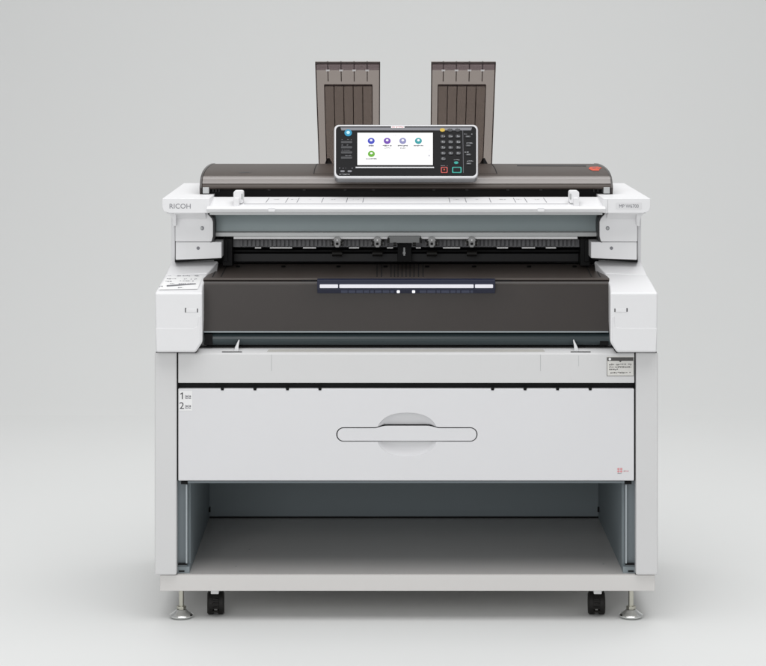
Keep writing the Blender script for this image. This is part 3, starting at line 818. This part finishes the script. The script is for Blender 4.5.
scr = obj('screen', bm, M['screen'], cp)
icons = ((371.2, 141.4, 'ic_blue', 'コピー', 5.2), (387.2, 141.4, 'ic_violet', 'ドキュメント', 9), (402.8, 141.4, 'ic_lilac', 'プリンター', 10), (418.4, 141.4, 'ic_teal', 'アドレス帳', 9.6), (371.4, 154.4, 'ic_green', 'スキャナー', 10.5))
for x, y, c, cap, wd in icons:
    bm = NB(); flat(bm, PL, ell(x, y, 3.5, 3.1, 24), .0023); obj('icon', bm, M[c], scr)
    bm = NB(); flat(bm, PL, ell(x, y - .6, 1.35, 1.05, 16), .0026); obj('icon_symbol', bm, M['scr_white'], scr)
    bm = NB(); scrawl(bm, PL, x - wd / 2, x + wd / 2, y + 5.8, 1.8, .0023, .95, 1.3); scrawl(bm, PL, x - wd / 2, x + wd / 2, y + 5.7, 1.6, .0024, .9, 1.0)
    if c in ('ic_violet', 'ic_lilac'): scrawl(bm, PL, x - 2.6, x + 2.8, y + 8.0, 1.3, .0023, .9, 1.2)
    obj('caption', bm, M['scr_ink'], scr)
bm = NB(); scrawl(bm, PL, 393.5, 397.5, 136.4, 1.0, .0023, .9, 1.1); scrawl(bm, PL, 427.4, 431, 151, 1.2, .0023, .9, 1.2); flat(bm, PL, ell(429.2, 156, 1.1, 1.0, 10), .0023); obj('screen_print', bm, M['scr_grey'], scr)
# left column: home key and function keys
bm = NB(); plate(bm, PL, ell(348.2, 133.2, 3.7, 3.3, 24), .0007, .0024); hk = obj('home_key', bm, M['home'], cp)
bm = NB(); plate(bm, PL, ell(348.2, 133.0, 1.7, 1.5, 16), .0025, .0028); obj('home_key_symbol', bm, M['home_mid'], cp)
for i in range(4):
    y = 141.4 + i * 5.2
    bm = NB(); plate(bm, PL, rrect(341.0, 352.2, y, y + 2.3, .7, 2), .0007, .0020); obj('function_key', bm, M['key'], cp)
    bm = NB(); scrawl(bm, PL, 341.6, 351.6, y - .9, .9, .0010, .6, 1.6); obj('key_print', bm, M['inkgrey'], cp)
bm = NB()
for x in (340.4, 347.6): plate(bm, PL, rrect(x, x + 4.2, 170.6, 172.4, .7, 2), .0007, .0015)
scrawl(bm, PL, 339, 353, 168.8, .9, .0010, .6, 1.4); pieces('status_lamp', bm, M['inkgrey'], cp)
bm = NB(); scrawl(bm, PL, 339.4, 352.0, 175.0, 1.0, .0010, .7, 1.6); obj('status_print', bm, M['keymark'], cp)
# keypad
KY = M['key']
for i, x in enumerate((442.4, 450.0, 457.6)):
    bm = NB(); plate(bm, PL, ell(x, 130.4, 2.6, 1.7, 18), .0007, .0022); obj('mode_key', bm, M['yellow'] if i == 0 else KY, cp)
    bm = NB(); ring = ell(x, 130.4, 2.6, 1.7, 18)
    if i:
        bm2 = NB(); scrawl(bm2, PL, x - 1.6, x + 1.6, 129.6, .5, .0024, 1, 1.2); obj('key_print', bm2, M['keymark'], cp)
    bm.free()
digits = ['1', '2', '3', '4', '5', '6', '7', '8', '9', '*', '0', '#', 'C']
for i, ch in enumerate(digits):
    r_, c_ = divmod(i, 3); x = 442.8 + c_ * 7.6 + r_ * .12; y = 136.6 + r_ * 5.65
    bm = NB(); plate(bm, PL, rrect(x - 2.5, x + 2.5, y - 1.5, y + 1.7, 1.3, 3), .0007, .0026); kk = obj('number_key', bm, KY, cp, bevel=.0005, seg=2)
    bm = NB(); text_bm(bm, ch, PL, x - .6, y + 1.0, 1.9, None, .0029, 'CENTER'); scrawl(bm, PL, x + .3, x + 2.0, y + 1.0, .9, .0029, .9, .7)
    obj('key_print', bm, M['keymark'], cp)
for i in range(4):
    y = 137.0 + i * 9.0; x = 468.0 + i * .25
    bm = NB(); plate(bm, PL, rrect(x - 2.6, x + 2.6, y - .9, y + .9, .9, 3), .0007, .0022); obj('side_key', bm, KY, cp)
    bm = NB(); scrawl(bm, PL, x - 4, x + 4.4, y - 2.2, .9, .0010, .75, 1.6); scrawl(bm, PL, x - 1.6, x + 1.6, y + .2, .6, .0024, 1, 1); obj('key_print', bm, M['keymark'], cp)
bm = NB(); plate(bm, PL, rrect(440.8, 447.6, 167.2, 173.2, .9, 2), .0007, .0016); obj('stop_key_ring', bm, M['redkey'], cp)
bm = NB(); plate(bm, PL, rrect(441.8, 446.6, 168.2, 172.3, .7, 2), .0017, .0026); obj('stop_key', bm, M['panel'], cp)
bm = NB(); plate(bm, PL, [(444.2, 169.2), (445.0, 170.2), (444.2, 171.2), (443.4, 170.2)], .0027, .0030); obj('stop_symbol', bm, M['orange'], cp)
bm = NB(); plate(bm, PL, rrect(452.0, 461.6, 167.2, 173.2, .9, 2), .0007, .0016)
plate(bm, PL, ell(456.2, 163.0, 2.2, 1.3, 14), .0007, .0018); pieces('start_key_ring', bm, M['teal'], cp)
bm = NB(); plate(bm, PL, rrect(453.2, 460.4, 168.3, 172.2, .7, 2), .0017, .0026); obj('start_key', bm, M['panel'], cp)
bm = NB(); scrawl(bm, PL, 441, 447.4, 166.4, .8, .0010, .7, 1.3); scrawl(bm, PL, 452, 461, 160.6, .8, .0010, .7, 1.3); obj('key_print', bm, M['keymark'], cp)
bm = NB(); plate(bm, PL, [(462.6, 129), (462.9, 129), (463.6, 173), (463.3, 173)], .0007, .0009); obj('panel_line', bm, M['inkgrey'], cp)

# levelling feet and casters
def foot(px, Y):
    c = P(px, 618, Y); x = c.x
    bm = NB(); lathe(bm, (x, Y, 0), [(.016, .0), (.0225, .0018), (.0255, .0045), (.0258, .0065), (.024, .0088), (.0175, .0125), (.0130, .0165), (.0108, .0186), (.004, .019)], 40)
    ft = obj('levelling_foot', bm, M['chrome'], root, smooth=40)
    bm = NB(); pr = [(.005, .019)]
    z = .0245
    while z < ZB0 - .004: pr += [(.0058, z), (.0051, z + .0012)]; z += .0024
    pr.append((.0055, ZB0)); lathe(bm, (x, Y, 0), pr, 20); obj('threaded_rod', bm, M['zinc'], ft, smooth=60)
    bm = NB(); lathe(bm, (x, Y, 0), [(.0098, .0192), (.0102, .0200), (.0102, .0252), (.0096, .0258)], 6); obj('hex_nut', bm, M['zinc'], ft)
YFt = .045
foot(181.4, YFt); foot(631.0, YFt)
foot(190, .54); foot(622, .54)
def caster(px, Y, yaw):
    c = P(px, 600, Y); x = c.x; RW = .0245
    Mx = Matrix.Translation((x, Y, 0)) @ Matrix.Rotation(yaw, 4, 'Z')
    def wheel(dx):
        bm = NB(); n = 40; w_ = .0075; prf = [(.016, -w_), (RW - .003, -w_), (RW, -w_ + .003), (RW, w_ - .003), (RW - .003, w_), (.016, w_)]
        rings = [[bm.verts.new((dx + b, r * math.cos(2 * math.pi * i / n), RW + r * math.sin(2 * math.pi * i / n))) for i in range(n)] for r, b in prf]
        bm.faces.new(rings[0]); bm.faces.new(list(reversed(rings[-1])))
        for a, b in zip(rings, rings[1:]):
            for i in range(n):
                j = (i + 1) % n; bm.faces.new((a[i], b[i], b[j], a[j]))
        bmesh.ops.recalc_face_normals(bm, faces=bm.faces[:]); bmesh.ops.transform(bm, matrix=Mx, verts=bm.verts[:]); return bm
    bm = NB()
    # hood over the twin wheels
    h = []
    for i in range(15):
        a = math.radians(-15 + 210 * i / 14); h.append((.001 + math.cos(a) * (RW + .0035), RW + math.sin(a) * (RW + .0035)))
    loft(bm, [Vector((-.0068, y, z)) for y, z in h], [Vector((.0068, y, z)) for y, z in h])
    for s_ in (-1, 1):
        loft(bm, [Vector((s_ * .0148, y * .93, RW + (z - RW) * .93)) for y, z in h], [Vector((s_ * .0172, y * .86, RW + (z - RW) * .86)) for y, z in h])
    for z in (.012, .021, .030, .039):
        box(bm, -.006, .006, -RW - .0062, -RW + .004, z - .0014, z + .0014)
    bmesh.ops.transform(bm, matrix=Mx, verts=bm.verts[:])
    ct = obj('caster', bm, M['rubber'], root, bevel=.0008, seg=2)
    bm = NB(); box(bm, x - .0085, x + .0085, Y - .031, Y - .012, ZB0 - .0150, ZB0 - .0003); obj('caster_plate', bm, M['sticker_white'], ct, bevel=.0012, seg=2)
    for dx in (-.0105 - .0005, .011):
        obj('wheel', wheel(dx), M['rubber'], ct)
    bm = NB(); cyl(bm, (x, Y, RW * 2 + .001), (x, Y, ZB0 + .001), .0062, n=20); cyl(bm, (x, Y, ZB0 - .006), (x, Y, ZB0 - .0002), .0105, n=24); obj('caster_stem', bm, M['sticker_white'], ct)
caster(215.8, .075, math.radians(4)); caster(596.4, .075, math.radians(-3))
caster(222, .50, math.radians(20)); caster(590, .50, math.radians(-30))
